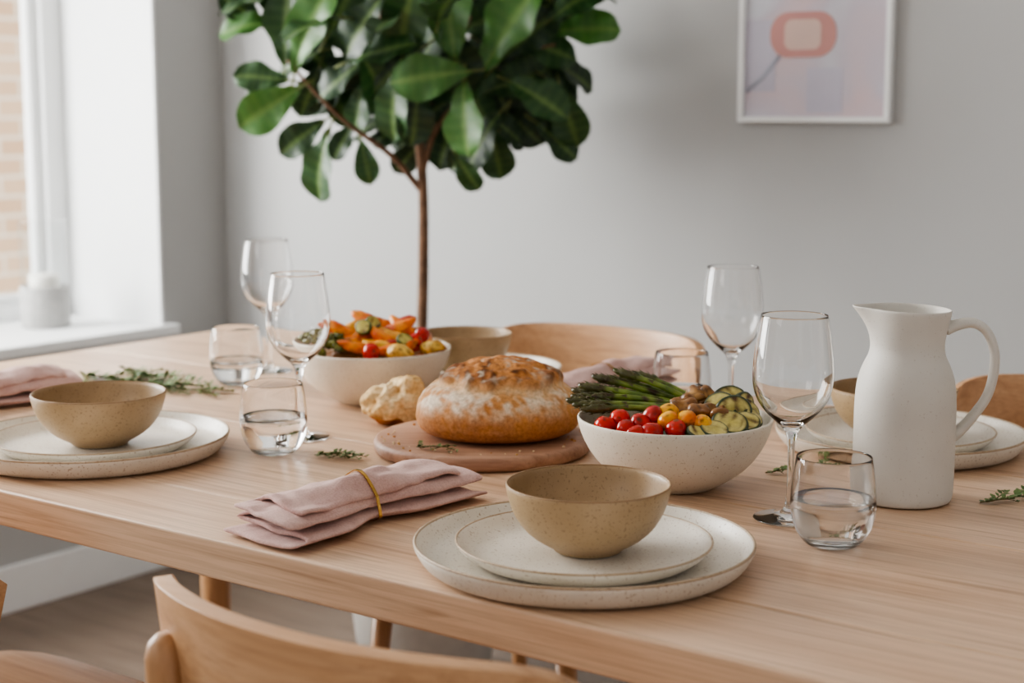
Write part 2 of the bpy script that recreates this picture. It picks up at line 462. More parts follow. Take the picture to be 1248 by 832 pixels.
# ------------------------------------------------------------------ chairs
def chair(cx, cy, rz=0.0, name='dining_chair'):
    e = empty(name, (cx, cy, 0), rz)
    mb = MB(); n = 40; rings = 8
    v = [(0, 0, 0.447)]; f = []
    for j in range(1, rings+1):
        s = j/rings
        for i in range(n):
            a = 2*pi*i/n; ca, sa = cos(a), sin(a)
            rr = (abs(ca)**4+abs(sa)**4)**(-0.25)
            x = 0.215*rr*ca*s*(1.0+0.05*sa); y = 0.20*rr*sa*s
            z = 0.447+0.010*(s**3)-(0.012*max(0, sa)*s**4)
            v.append((x, y, z))
    for i in range(n): f.append((0, 1+i, 1+(i+1) % n))
    for j in range(rings-1):
        for i in range(n):
            a0 = 1+j*n; i2 = (i+1) % n
            f.append((a0+i, a0+n+i, a0+n+i2, a0+i2))
    mb.add((v, f)); mkobj('seat', mb, M_chair, e, solid=0.018, bevel=0.004)
    mb = MB(); nu_, nv_ = 48, 10; v = []; f = []
    for i in range(nu_+1):
        u = -1+2*i/nu_
        hh = 0.5*(1-abs(u)**7)**(1/2.6) if abs(u) < 1 else 0.0
        hh = max(hh, 0.06)
        for j in range(nv_+1):
            q = -1+2*j/nv_
            x = 0.216*sin(u*1.25)/sin(1.25)
            y = -0.236+0.102*(abs(u)**2.0)
            z = 0.703+0.190*hh*q+0.002*(1-u*u)*(1 if q > 0 else 0)*q
            y -= 0.012*q
            v.append((x, y, z))
    for i in range(nu_):
        for j in range(nv_):
            a = i*(nv_+1)+j; f.append((a, a+nv_+1, a+nv_+2, a+1))
    mb.add((v, f)); mkobj('backrest', mb, M_chair, e, solid=0.015, bevel=0.004)
    for k, sx in enumerate((-1, 1)):
        mb = MB()
        mb.add(tube(smoothpath([(sx*0.190, -0.230, 0), (sx*0.176, -0.208, 0.25), (sx*0.162, -0.206, 0.44), (sx*0.150, -0.216, 0.60), (sx*0.143, -0.224, 0.745)], 5)+[Vector((sx*0.143, -0.2245, 0.757)), Vector((sx*0.143, -0.2248, 0.764))],
                    [0.011+0.006*min(1, i/10) for i in range(21)]+[0.014, 0.007], 16))
        mkobj('leg_back_%d' % (k+1), mb, M_chairleg, e)
        mb = MB(); mb.add(tube([(sx*0.195, 0.185, 0), (sx*0.182, 0.165, 0.25), (sx*0.170, 0.150, 0.44)], [0.011, 0.015, 0.017], 16))
        mkobj('leg_front_%d' % (k+1), mb, M_chairleg, e)
    mb = MB(); mb.add(box(-0.165, 0.165, 0.135, 0.155, 0.395, 0.437)); mb.add(box(-0.165, 0.165, -0.195, -0.175, 0.395, 0.437))
    mb.add(box(-0.175, -0.155, -0.18, 0.14, 0.395, 0.437)); mb.add(box(0.155, 0.175, -0.18, 0.14, 0.395, 0.437))
    mkobj('seat_rails', mb, M_chairleg, e, smooth=False, bevel=0.003)
    return e
chair(-0.770, 1.010); chair(-1.545, 1.060)
chair(-1.43, 1.975, pi); chair(-0.60, 1.93, pi)

# ------------------------------------------------------------------ crockery
def big_plate(parent, k=1.0):
    prof = [(0, 0), (.06, 0), (.125, 0), (.134, .001), (.142, .006), (.148, .016), (.1505, .022), (.1495, .0245), (.1475, .0240), (.1455, .0195), (.141, .0115), (.134, .0075), (.12, .006), (.06, .0055), (0, .0055)]
    mb = MB(); mb.add(lathe([(r*k, z) for r, z in prof], 96)); mkobj('dinner_plate', mb, M_plate, parent, subsurf=1)
    mb = MB(); mb.add(torus(0.1489*k, 0.0014, 96, 8)); mkobj('dinner_plate_rim', mb, M_rim, parent, loc=(0, 0, .0236))
def small_plate(parent, off=(0, 0), k=1.0):
    prof = [(0, 0), (.06, 0), (.090, .0005), (.098, .003), (.108, .010), (.1135, .0165), (.1130, .0188), (.111, .0185), (.1075, .0145), (.100, .0085), (.092, .0062), (.06, .0052), (0, .005)]
    mb = MB(); mb.add(lathe([(r*k, z) for r, z in prof], 96)); mkobj('side_plate', mb, M_plate, parent, loc=(off[0], off[1], .006), subsurf=1)
    mb = MB(); mb.add(torus(0.1125*k, 0.0011, 96, 8)); mkobj('side_plate_rim', mb, M_rim, parent, loc=(off[0], off[1], .0242))
def small_bowl(parent, off=(0, 0), k=1.0, h=0.95, z=.0114):
    outer = [(0, 0.001), (.024, 0.001), (.029, 0), (.0305, .003), (.034, .006), (.048, .014), (.060, .027), (.0675, .043), (.0710, .058), (.072, .0645), (.0715, .0662)]
    inner = [(.0715, .0662), (.0700, .0662), (.0688, .064), (.0678, .056), (.0645, .042), (.057, .027), (.046, .0165), (.025, .0105), (0, .009)]
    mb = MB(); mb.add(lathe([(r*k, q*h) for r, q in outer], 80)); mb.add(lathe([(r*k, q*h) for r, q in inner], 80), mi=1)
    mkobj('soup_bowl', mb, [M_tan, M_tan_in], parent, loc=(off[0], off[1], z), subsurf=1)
    mb = MB(); mb.add(torus(0.0708*k, 0.0010, 80, 8)); mkobj('soup_bowl_rim', mb, M_rim_tan, parent, loc=(off[0], off[1], z+.0660*h))
def setting(x, y, bo=(0, 0), so=(0, 0), k=1.0, kb=1.0):
    e = empty('place_setting', (x, y, TZ+.0002), YAW)
    big_plate(e, k); small_plate(e, so, k); small_bowl(e, bo, kb)
setting(-0.788, 1.169, (0.004, 0.006), (0.0, 0.0), 1.03, 1.045)
setting(-1.522, 1.210, (0.006, 0.002), (0.0, 0.0), 1.06, 1.10)
setting(-0.762, 1.817, (-0.010, 0.0), (0, 0), 1.0, 1.06)
setting(-1.472, 1.887, (-0.016, 0.0), (0, 0), 0.87)

# ------------------------------------------------------------------ glassware
def wineglass(x, y):
    prof = [(0, 0), (.030, 0), (.0362, .0003), (.0368, .0011), (.0362, .0019), (.026, .0030), (.013, .0052), (.0062, .0095), (.0040, .018), (.0034, .035), (.0032, .060), (.0036, .078), (.0055, .0885), (.011, .0955), (.021, .1035), (.031, .114), (.0378, .126), (.0405, .140), (.0402, .155), (.0382, .175), (.0352, .195), (.0333, .2068), (.0330, .2072), (.0326, .2068),
            (.0344, .195), (.0374, .175), (.0393, .155), (.0396, .141), (.0370, .1275), (.0302, .1158), (.0202, .1058), (.010, .0995), (.004, .0975), (0, .097)]
    mb = MB(); mb.add(lathe(prof, 64))
    mkobj('wine_glass', mb, M_glass, None, (x, y, TZ+.0004), subsurf=1)
wineglass(-0.713, 1.428); wineglass(-0.999, 1.823); wineglass(-1.391, 1.425); wineglass(-1.79, 1.767)
def tumbler(x, y, fill=.043):
    e = empty('water_tumbler', (x, y, TZ+.0004))
    prof = [(0, .0008), (.018, 0), (.0235, .0006), (.0275, .0035), (.0340, .0120), (.0388, .0240), (.0405, .0370), (.0402, .0500), (.0382, .0680), (.0356, .0850), (.0352, .0858), (.0346, .0852),
            (.0370, .0680), (.0389, .0500), (.0391, .0370), (.0373, .0245), (.0320, .0135), (.0240, .0080), (.012, .0066), (0, .0064)]
    mb = MB(); mb.add(lathe(prof, 64)); mkobj('tumbler_glass', mb, M_glass, e, subsurf=1)
    wp = [(0, .0061), (.012, .0063), (.0241, .0077), (.0322, .0133), (.0375, .0244), (.0393, .0370), (.0392, fill-.0005), (.0385, fill-.0002), (.037, fill-.0007), (.02, fill-.0008), (0, fill-.0008)]
    mb = MB(); mb.add(lathe(wp, 64)); mkobj('water', mb, M_water, e)
tumbler(-0.636, 1.364, .046); tumbler(-1.352, 1.340, .046); tumbler(-1.745, 1.655, .035); tumbler(-1.085, 1.842, .03)

# ------------------------------------------------------------------ jug
def jug(x, y):
    e = empty('ceramic_pitcher', (x, y, TZ+.0002), YAW+radians(-4))
    prof = [(0, 0), (.045, 0), (.0500, .0015), (.0520, .006), (.0525, .03), (.0525, .06), (.0525, .09), (.0520, .115), (.0495, .132), (.0445, .145), (.0400, .153), (.0380, .160), (.0378, .168), (.0395, .180), (.0420, .192), (.0440, .201), (.0442, .2045), (.0432, .206),
            (.0420, .2045), (.0400, .192), (.0370, .178), (.0350, .166), (.0355, .158), (.0420, .143), (.0485, .115), (.049, .09), (.049, .05), (.049, .010), (.040, .006), (0, .006)]
    v, f = lathe(prof, 96)
    out = []
    for p in v:
        r = math.hypot(p[0], p[1]); a = math.atan2(p[1], p[0])
        da = abs(math.atan2(sin(a-pi), cos(a-pi)))
        h = max(0, min(1, (p[2]-.172)/.034))
        w = math.exp(-(da/0.36)**2)*h*h
        if r > .02:
            nr = r+.015*w; q = (nr*cos(a), nr*sin(a), p[2]+.001*w-.003*h*(1-cos(da))/2)
        else: q = p
        out.append(q)
    mb = MB(); mb.add((out, f)); mkobj('pitcher_body', mb, M_jug, e, subsurf=1)
    path = smoothpath([(.038, 0, .182), (.050, 0, .1865), (.066, 0, .189), (.080, 0, .181), (.089, 0, .162), (.090, 0, .138), (.084, 0, .112), (.070, 0, .090), (.058, 0, .076), (.049, 0, .069)], 6)
    n = len(path)
    rad = [.0050+.0024*(abs(i/(n-1)-.5)*2)**3 for i in range(n)]
    mb = MB(); mb.add(tube(path, rad, 16, 1.5)); mkobj('pitcher_handle', mb, M_jug, e, subsurf=1)
jug(-0.655, 1.573)

# ------------------------------------------------------------------ board + bread
brd = empty('round_cutting_board', (-1.163, 1.504, TZ+.0002), YAW)
mb = MB(); mb.add(lathe([(0, 0), (.124, 0), (.129, .002), (.131, .005), (.131, .013), (.129, .0165), (.126, .018), (.06, .018), (0, .018)], 96)); mkobj('board', mb, M_board, brd)

def bread():
    e = empty('sourdough_loaf', (-1.150, 1.519, TZ+.0185), YAW)
    R, H = .101, .060
    golden, brown, dark, flour, pale = srgb(198, 136, 80), srgb(158, 98, 54), srgb(96, 58, 32), srgb(234, 218, 196), srgb(214, 164, 110)
    nu_, nv_ = 240, 150
    v = []; f = []; c = []
    for j in range(nv_+1):
        t = radians(90-180*j/nv_)
        for i in range(nu_):
            a = 2*pi*i/nu_
            ct = max(0, cos(t))
            if t >= 0:
                rr = ct**.95; z = .027+H*sin(t)
            else:
                rr = ct**.34; z = .027-.027*(abs(sin(t))**.9)
            x = R*rr*cos(a); y = R*.90*rr*sin(a)
            n1 = nz(x, y, z, 14, 3); n2 = nz(x, y, z, 45, 9); n3 = nz(x, y, z, 130, 5)
            rc = math.hypot((x-.004)/1.05, (y+.004)/.92)
            edge = .066+.004*n1+.007*nz(cos(a), sin(a), 0, 2.5, 1)+.005*n2
            s = (edge-rc)/.0032 if t > 0 else -9
            capf = 1/(1+math.exp(-max(-20, min(20, s*1.6))))
            groove = math.exp(-((rc-edge-.005)/.006)**2) if t > 0 else 0
            lip = math.exp(-((rc-edge+.005)/.008)**2)*capf
            dome = max(0, 1-(rc/.066)**2)
            off = .0014*capf+.0032*lip*(.8+1.5*n2+.5*sin(a+2.2))+.0050*dome*capf-.0030*groove+.0034*n1+.0013*n2+.0007*n3
            if capf > .5:
                off += .0044*abs(nz(x, y*1.5, z, 42, 11))+.0020*abs(nz(x, y, z, 110, 4))-.0012
            d = Vector((cos(t)*cos(a), cos(t)*sin(a), sin(t)))
            if t < -.4: off *= .2
            p = Vector((x, y, z))+d*off
            p.z = max(p.z, 0.0003)
            v.append(p)
            side = max(0, sin(max(0, t)))
            col = lerpc(pale, golden, .6+n1*1.2)
            col = lerpc(col, brown, max(0, (.24-side)/.3+n2*.5)*.6)
            fl = (.36+1.3*n1+1.2*n2+1.1*n3)*math.exp(-((side-.50)/.28)**2)
            col = lerpc(col, flour, fl*(1-capf)*1.1)
            cr = abs(nz(x, y*1.5, z, 42, 11))
            cc = lerpc(golden, brown, .30+n2*1.6+n3+n1)
            cc = lerpc(cc, dark, max(0, n3*1.6+n2*1.0-.24))
            cc = lerpc(cc, flour, max(0, .42-cr*3+n3*1.1+n1)*.75)
            col = lerpc(col, cc, capf)
            col = lerpc(col, dark, lip*.40*(.7+n2*2))
            col = lerpc(col, srgb(228, 192, 148), groove*.6)
            c.append(col)
    for j in range(nv_):
        for i in range(nu_):
            i2 = (i+1) % nu_; f.append((j*nu_+i, (j+1)*nu_+i, (j+1)*nu_+i2, j*nu_+i2))
    mb = MB(); mb.add((v, f, c)); mkobj('loaf', mb, M_crust, e)
bread()

def torn():
    mb = MB()
    g = blob(.042, .034, .033, 0, 30, 4, 110, 70)
    v2 = []; c2 = []
    for p in g[0]:
        d = p.normalized()
        n1 = nz(p.x, p.y, p.z, 22, 2.3); n2 = nz(p.x, p.y, p.z, 60, 8); n3 = nz(p.x, p.y, p.z, 170, 8)
        crust = d.dot(Vector((-.35, .1, -.9)).normalized())
        rough = 1 if crust < .55 else .25
        q = p*(1+.50*n1+rough*(.22*n2+.10*n3))
        q.z = max(q.z, -.028)
        v2.append(q)
        cc = lerpc(srgb(238, 214, 172), srgb(218, 180, 126), .45+n1*1.4+n3*.6)
        cc = lerpc(cc, srgb(196, 148, 90), max(0, -n2*1.8-.05))
        if crust > .5: cc = lerpc(cc, srgb(176, 114, 60), (crust-.5)/.12)
        c2.append(cc)
    mb.add((v2, g[1], c2))
    mkobj('torn_bread_piece', mb, M_crumb, None, (-1.345, 1.562, TZ+.0285), (0, 0, YAW))
torn()
mb = MB()
for k in range(60):
    a = random.uniform(0, 2*pi); r = random.uniform(.102, .124)
    s = random.uniform(.0006, .0020)
    mb.add(blob(s, s*.8, s*.7, .3, 400, k, 6, 4), random.choice([srgb(214, 170, 110), srgb(190, 130, 70), srgb(235, 214, 180)]), xf((r*cos(a), r*sin(a), .0186)))
mkobj('crumbs', mb, M_crumb, brd)

# ------------------------------------------------------------------ serving bowls
def serving_bowl(parent, R=.106, H=.080):
    k = R/.106; h = H/.080
    prof = [(0, .001), (.036, .001), (.043, 0), (.046, .003), (.060, .010), (.079, .024), (.094, .043), (.103, .064), (.106, .0775), (.1055, .080), (.1035, .0803), (.1020, .078), (.099, .064), (.090, .045), (.076, .028), (.055, .015), (.03, .010), (0, .009)]
    mb = MB(); mb.add(lathe([(r*k, z*h) for r, z in prof], 96)); mkobj('serving_bowl', mb, M_serv, parent, subsurf=1)
def keep_inside(mb, R, zr):
    """food never passes through the bowl wall: below the rim pull vertices inside the inner profile"""
    prof = [(.012, .035), (.020, .062), (.030, .076), (.045, .088), (.064, .096), (zr, .099), (.3, .2)]
    for p in mb.v:
        r = math.hypot(p.x, p.y)
        if p.z < zr+.001:
            lim = .035
            for (z0, r0), (z1, r1) in zip(prof[:-1], prof[1:]):
                if z0 <= p.z <= z1: lim = r0+(r1-r0)*(p.z-z0)/(z1-z0); break
            lim = min(lim, .099)*R/.106
            if r > lim: p.x *= lim/r; p.y *= lim/r
            if p.z < .012: p.z = .012

RED, RED2 = srgb(204, 36, 20), srgb(156, 20, 12)
YEL, ORG = srgb(240, 176, 40), srgb(230, 120, 24)
def tomato(mb, loc, r, c1, c2, seed=0):
    def cf(d, k):
        cc = lerpc(c1, c2, .3+k*1.2-(d.z*.2))
        cc = lerpc(cc, srgb(70, 34, 16), max(0, nz(d.x, d.y, d.z, 2.2, seed+3)*3-1.0))
        if d.z > .93: cc = lerpc(cc, srgb(70, 70, 26), .75)
        return cc
    mb.add(blob(r, r*random.uniform(.90, 1.05), r*.92, .16, 70, seed, 24, 16, cf), mat=xf(loc, random.uniform(-1.3, 1.3), random.uniform(-1.3, 1.3), random.uniform(0, 6)))
def lump(mb, loc, rx, ry, rz, c1, c2, rot, amp=.35, fr=50, seed=0, nu=24, nv=16, char=None):
    def cf(d, k):
        cc = lerpc(c1, c2, .5+k*1.6)
        if char: cc = lerpc(cc, char, max(0, nz(d.x, d.y, d.z, 3.0, seed+5)*2.4-.35))
        return cc
    mb.add(blob(rx, ry, rz, amp, fr, seed, nu, nv, cf), mat=xf(loc, *rot))
def zslice(mb, loc, r, th, rot, seed=0, skin=srgb(34, 54, 20), flesh=srgb(214, 202, 132), char=srgb(88, 56, 26)):
    n = 30; radii = [0, .2, .35, .5, .62, .72, .80, .90, 1.0]
    v = []; f = []; c = []
    ca, sa = cos(seed*1.3), sin(seed*1.3)
    def col(rr, x, y):
        k = nz(x, y, 0, 90, seed); st = sin((x*ca+y*sa)*620+seed)
        cc = lerpc(lerpc(srgb(196, 182, 96), flesh, rr), char, max(0, k*1.3+.42*st-.05+(.22 if rr > .6 else 0)))
        return lerpc(cc, skin, (rr-.78)/.10)
    for side in (1, -1):
        for q in radii:
            for i in range(n):
                a = 2*pi*i/n
                x, y = r*q*cos(a), r*q*sin(a)*.88
                z = side*th*.5*(1 if q < .95 else .55)+.0014*nz(x, y, side, 120, seed)+.003*nz(x, y, 0, 40, seed)
                v.append((x, y, z)); c.append(col(q, x, y) if q < .99 else skin)
    m = len(radii)
    for s in (0, 1):
        o = s*m*n
        for j in range(m-1):
            for i in range(n):
                i2 = (i+1) % n
                q = (o+j*n+i, o+(j+1)*n+i, o+(j+1)*n+i2, o+j*n+i2)
                f.append(q if s == 0 else q[::-1])
    o1 = (m-1)*n; o2 = m*n+(m-1)*n
    for i in range(n):
        i2 = (i+1) % n; f.append((o1+i, o2+i, o2+i2, o1+i2))
    mb.add((v, f, c), mat=xf(loc, *rot))
def asparagus(mb, p0, p1, r=.0045, seed=0, sag=.006):
    p0, p1 = Vector(p0), Vector(p1)
    rnd = random.Random(seed)
    mid = (p0+p1)/2+Vector((rnd.uniform(-.006, .006), rnd.uniform(-.006, .006), sag))
    path = smoothpath([p0, mid, p1], 18); n = len(path); L = (p1-p0).length
    rad = []
    for i in range(n):
        t = i/(n-1); s = (1-t)*L
        if s < .003: k = .35
        elif s < .009: k = .85
        elif s < .026: k = 1.30
        elif s < .034: k = 1.0
        else: k = .84+.10*(1-t)
        rad.append(r*k)
    v, f = tube(path, rad, 10)
    g1, g2, tip = srgb(128, 148, 60), srgb(90, 114, 42), srgb(86, 84, 46)
    c = []
    for i, p in enumerate(v):
        j = min(n-1, i//10); t = j/(n-1); k = nz(p[0], p[1], p[2], 60, seed)
        cc = lerpc(g1, g2, .5+k*1.4); s = (1-t)*L; cc = lerpc(cc, tip, (.040-s)/.015)
        cc = lerpc(cc, srgb(66, 48, 26), max(0, nz(p[0], p[1], p[2], 75, seed+7)*2.6-.35)); c.append(cc)
    mb.add((v, f, c))
    for k in range(26):
        s = k*.0014+.001 if k < 22 else .045+.018*(k-22)
        t = 1-s/L
        if t < .1: continue
        q = path[int(t*(n-1))]; tg = (p1-p0).normalized()
        a = k*2.4
        side = tg.cross(Vector((0, 0, 1))).normalized(); upv = side.cross(tg)
        dirn = side*cos(a)+upv*sin(a)
        rr = r*(.85 if s < .008 else 1.26 if s < .03 else .9)
        perp = tg.cross(dirn)
        A = q+dirn*rr*.85-tg*.003-perp*.0022; B = q+dirn*rr*.85-tg*.003+perp*.0022; C = q+dirn*(rr+.0020)+tg*.0050; Dm = q+dirn*(rr*1.25)
        mb.add(([A, B, C, Dm], [(0, 3, 2), (3, 1, 2), (0, 1, 3)]), lerpc(srgb(98, 88, 62), g2, rnd.random()*.7))

bf = empty('roasted_vegetable_bowl', (-0.880, 1.481, TZ+.0002), YAW)
serving_bowl(bf, .1065, .078)
def zf(z): return .0705+(z-.08)*.62
mb = MB()
lump(mb, (0, 0, .046), .089, .089, .024, srgb(104, 96, 44), srgb(76, 82, 34), (0, 0, 0), .2, 40, 3, 40, 20)
asp = [((.03, .035, .092), (-.112, .044, .108), 0), ((.02, .02, .096), (-.118, .022, .100), .004), ((.035, .05, .090), (-.092, .066, .116), .0), ((.03, .01, .1), (-.112, -.004, .100), .004),
       ((.01, .028, .104), (-.104, .034, .124), .004), ((.03, .06, .088), (-.066, .082, .122), .006), ((.0, .0, .098), (-.104, -.020, .098), .003), ((.02, .045, .1), (-.088, .054, .132), .006), ((.0, .015, .108), (-.096, .012, .112), .002),
       ((.02, .03, .112), (-.064, .056, .136), .010), ((.03, .04, .106), (-.042, .074, .130), .008), ((-.01, .005, .104), (-.100, -.012, .108), 0), ((.01, .05, .1), (-.110, .070, .108), .002)]
for k, (a, b_, up_) in enumerate(asp): asparagus(mb, (a[0], a[1], zf(a[2])), (b_[0], b_[1], zf(b_[2])+.004+up_), .0039, k, .003)
for k, (x, y, z, rx, ry, rz_) in enumerate([(.028, -.022, .103, .019, .014, .012), (.046, -.034, .099, .016, .012, .011), (.018, .012, .114, .020, .015, .012), (.038, .016, .114, .018, .013, .011), (.010, -.010, .108, .014, .012, .010), (.030, .034, .112, .018, .013, .01)]):
    lump(mb, (x, y, zf(z)), rx, ry, rz_, srgb(184, 138, 74), srgb(134, 90, 46), (random.uniform(-.4, .4), random.uniform(-.4, .4), random.uniform(0, 3)), .8, 85, k, 28, 20, char=srgb(66, 42, 22))
zs = [(.060, -.026, .108, .020, 1.15, .1), (.074, -.020, .104, .018, .9, .8), (.052, -.058, .096, .020, .60, .1), (.070, -.050, .095, .016, .6, .5), (.076, .004, .108, .018, 1.2, .9), (.060, .008, .116, .020, 1.0, .2), (.034, -.070, .089, .016, .45, -.2), (.080, -.030, .097, .014, .8, 1.0), (.070, .032, .106, .018, .8, .2), (.045, .045, .104, .020, .4, .3), (.016, -.078, .085, .013, .4, 0), (.048, -.012, .114, .018, 1.0, -.3)]
for k, (x, y, z, r, rx, rz_) in enumerate(zs): zslice(mb, (x, y, zf(z)), r, .008, (rx, random.uniform(-.3, .3), rz_), k)
keep_inside(mb, .1065, .0775)
mkobj('asparagus_and_courgette', mb, M_food, bf)
mb = MB()
for k, (x, y, z) in enumerate([(-.078, -.040, .086), (-.057, -.058, .085), (-.041, -.050, .095), (-.027, -.042, .104), (-.006, -.070, .091), (-.031, -.072, .085), (-.062, -.030, .096), (-.048, -.074, .080)]):
    tomato(mb, (x, y, zf(z)), random.uniform(.0108, .0126), RED, RED2, k)
for k, (x, y, z) in enumerate([(-.011, -.040, .109), (.006, -.056, .102), (.024, -.060, .096), (-.013, -.056, .101)]):
    tomato(mb, (x, y, zf(z)), .0113, YEL, ORG, k+20)
keep_inside(mb, .1065, .0775)
mkobj('cherry_tomatoes', mb, M_tom, bf)

bb = empty('roasted_squash_bowl', (-1.487, 1.669, TZ+.0002), YAW)
serving_bowl(bb, .112, .078)
def zg(z): return .074+(z-.08)*.62
mb = MB()
lump(mb, (0, 0, .048), .091, .091, .028, srgb(170, 104, 34), srgb(124, 84, 32), (0, 0, 0), .2, 40, 3, 40, 20)
for k in range(70):
    a = random.uniform(0, 2*pi); q = random.random()**.5*.036
    x, y = -.058+q*cos(a)*1.0, -.036+q*sin(a)*1.2
    z = .084+.012*(1-(q/.036)**2)+random.uniform(-.003, .003)
    lump(mb, (x, y, z), .0065, .0060, .005, srgb(140, 138, 50), srgb(70, 78, 26), (random.random(), random.random(), random.random()*3), .9, 220, k, 14, 10, char=srgb(60, 44, 20))
O1, O2 = srgb(244, 150, 36), srgb(222, 96, 18)
def wedge(mb, loc, L, w, th, bend, rot, seed, c1=O1, c2=O2):
    """roasted pepper / squash strip: curved, tapered thick ribbon"""
    nu, nv = 22, 12; v = []; f = []; c = []
    for i in range(nu+1):
        t = i/nu; u = 2*t-1
        ww = w*max(0.02, (1-abs(u)**3.0))**.5
        tt = th*max(0.05, (1-abs(u)**4))**.5
        for j in range(nv):
            a = 2*pi*j/nv
            yy = ww*cos(a); zz = tt*sin(a)-.55*(yy**2)/w
            x = L*u
            p = Vector((x, yy+.25*L*u*u, zz-bend*u*u*L))
            k = nz(p.x, p.y, p.z, 70, seed); p = p*(1+.14*k); p.z += .0022*nz(x, yy, 0, 110, seed+3)
            v.append(p)
            cc = lerpc(c1, c2, .5+k*1.5); cc = lerpc(cc, srgb(92, 46, 18), max(0, nz(x, yy, zz, 75, seed+8)*2.2-.55)+max(0, abs(u)-.88)*2)
            c.append(cc)
    for i in range(nu):
        for j in range(nv):
            j2 = (j+1) % nv; f.append((i*nv+j, i*nv+j2, (i+1)*nv+j2, (i+1)*nv+j))
    f.append(tuple(range(nv-1, -1, -1))); f.append(tuple(range(nu*nv, nu*nv+nv)))
    mb.add((v, f, c), mat=xf(loc, *rot))
Y1, Y2 = srgb(242, 190, 60), srgb(228, 150, 36)
R1, R2 = srgb(206, 60, 24), srgb(168, 34, 16)
W_ = [(-.022, -.040, .106, .036, .011, .0035, (.9, .1, .2), 0), (.024, -.020, .130, .040, .012, .0035, (.8, -.40, -.4), 0), (-.034, .006, .124, .034, .012, .0035, (.7, .2, .5), 0),
      (.052, .004, .120, .038, .012, .0035, (.8, .55, -.2), 0), (.006, .014, .140, .038, .012, .0035, (.9, .35, .1), 0), (.064, -.024, .106, .030, .011, .0035, (.8, .35, .4), 1), (.020, .045, .128, .036, .013, .004, (.4, .2, 0), 0),
      (-.02, .045, .126, .036, .013, .004, (.5, -.3, .2), 1), (.012, -.050, .102, .034, .010, .0035, (1.0, 0, -.2), 1), (-.006, -.024, .122, .034, .011, .0035, (1.0, -.5, .5), 0), (.036, .03, .134, .032, .012, .0035, (.8, -.2, .4), 2),
      (.030, -.042, .112, .034, .010, .0035, (.9, .5, .1), 0), (-.045, -.006, .118, .030, .010, .0035, (.8, -.6, -.2), 1), (.056, -.045, .102, .030, .010, .0035, (.9, .1, .5), 2), (.075, .02, .112, .03, .011, .0035, (.5, .5, .9), 0),
      (.04, -.060, .098, .030, .009, .003, (1.0, -.2, .1), 0), (-.01, -.058, .100, .030, .009, .003, (1.0, .2, .5), 0), (.018, -.034, .122, .034, .010, .003, (1.1, .2, -.6), 1), (-.03, -.02, .124, .03, .010, .003, (1.1, .4, .3), 0)]
for k, (x, y, z, L, w, h, rot, ci) in enumerate(W_):
    wedge(mb, (x, y, zg(z)), L, w, h, .30, rot, k+2, *[(O1, O2), (Y1, Y2), (R1, R2)][ci])
for k, (x, y, z, r, rx, rz_) in enumerate([(-.008, -.034, .138, .0125, 1.2, -.3), (.004, -.022, .144, .012, 1.0, .5), (.050, -.050, .112, .012, .8, .3)]):
    zslice(mb, (x, y, zg(z)), r, .008, (rx, .2, rz_), k+30, skin=srgb(58, 84, 30), flesh=srgb(186, 178, 92))
for k, (x, y, z, r) in enumerate([(.046, -.074, .092, .014), (.088, -.044, .094, .014)]):
    lump(mb, (x, y, zg(z)), r*1.2, r*.9, r*.80, srgb(234, 196, 92), srgb(210, 152, 56), (.2, .2, .4), .5, 60, k+60, char=srgb(120, 74, 26))
keep_inside(mb, .112, .0775)
mkobj('squash_and_greens', mb, M_food, bb)
mb = MB()
for k, (x, y, z, r) in enumerate([(.006, -.078, .092, .0125), (.072, -.020, .116, .0115), (.064, -.036, .110, .010)]):
    tomato(mb, (x, y, zg(z)), r, RED, RED2, k+40)
keep_inside(mb, .112, .0775)
mkobj('cherry_tomatoes', mb, M_tom, bb)

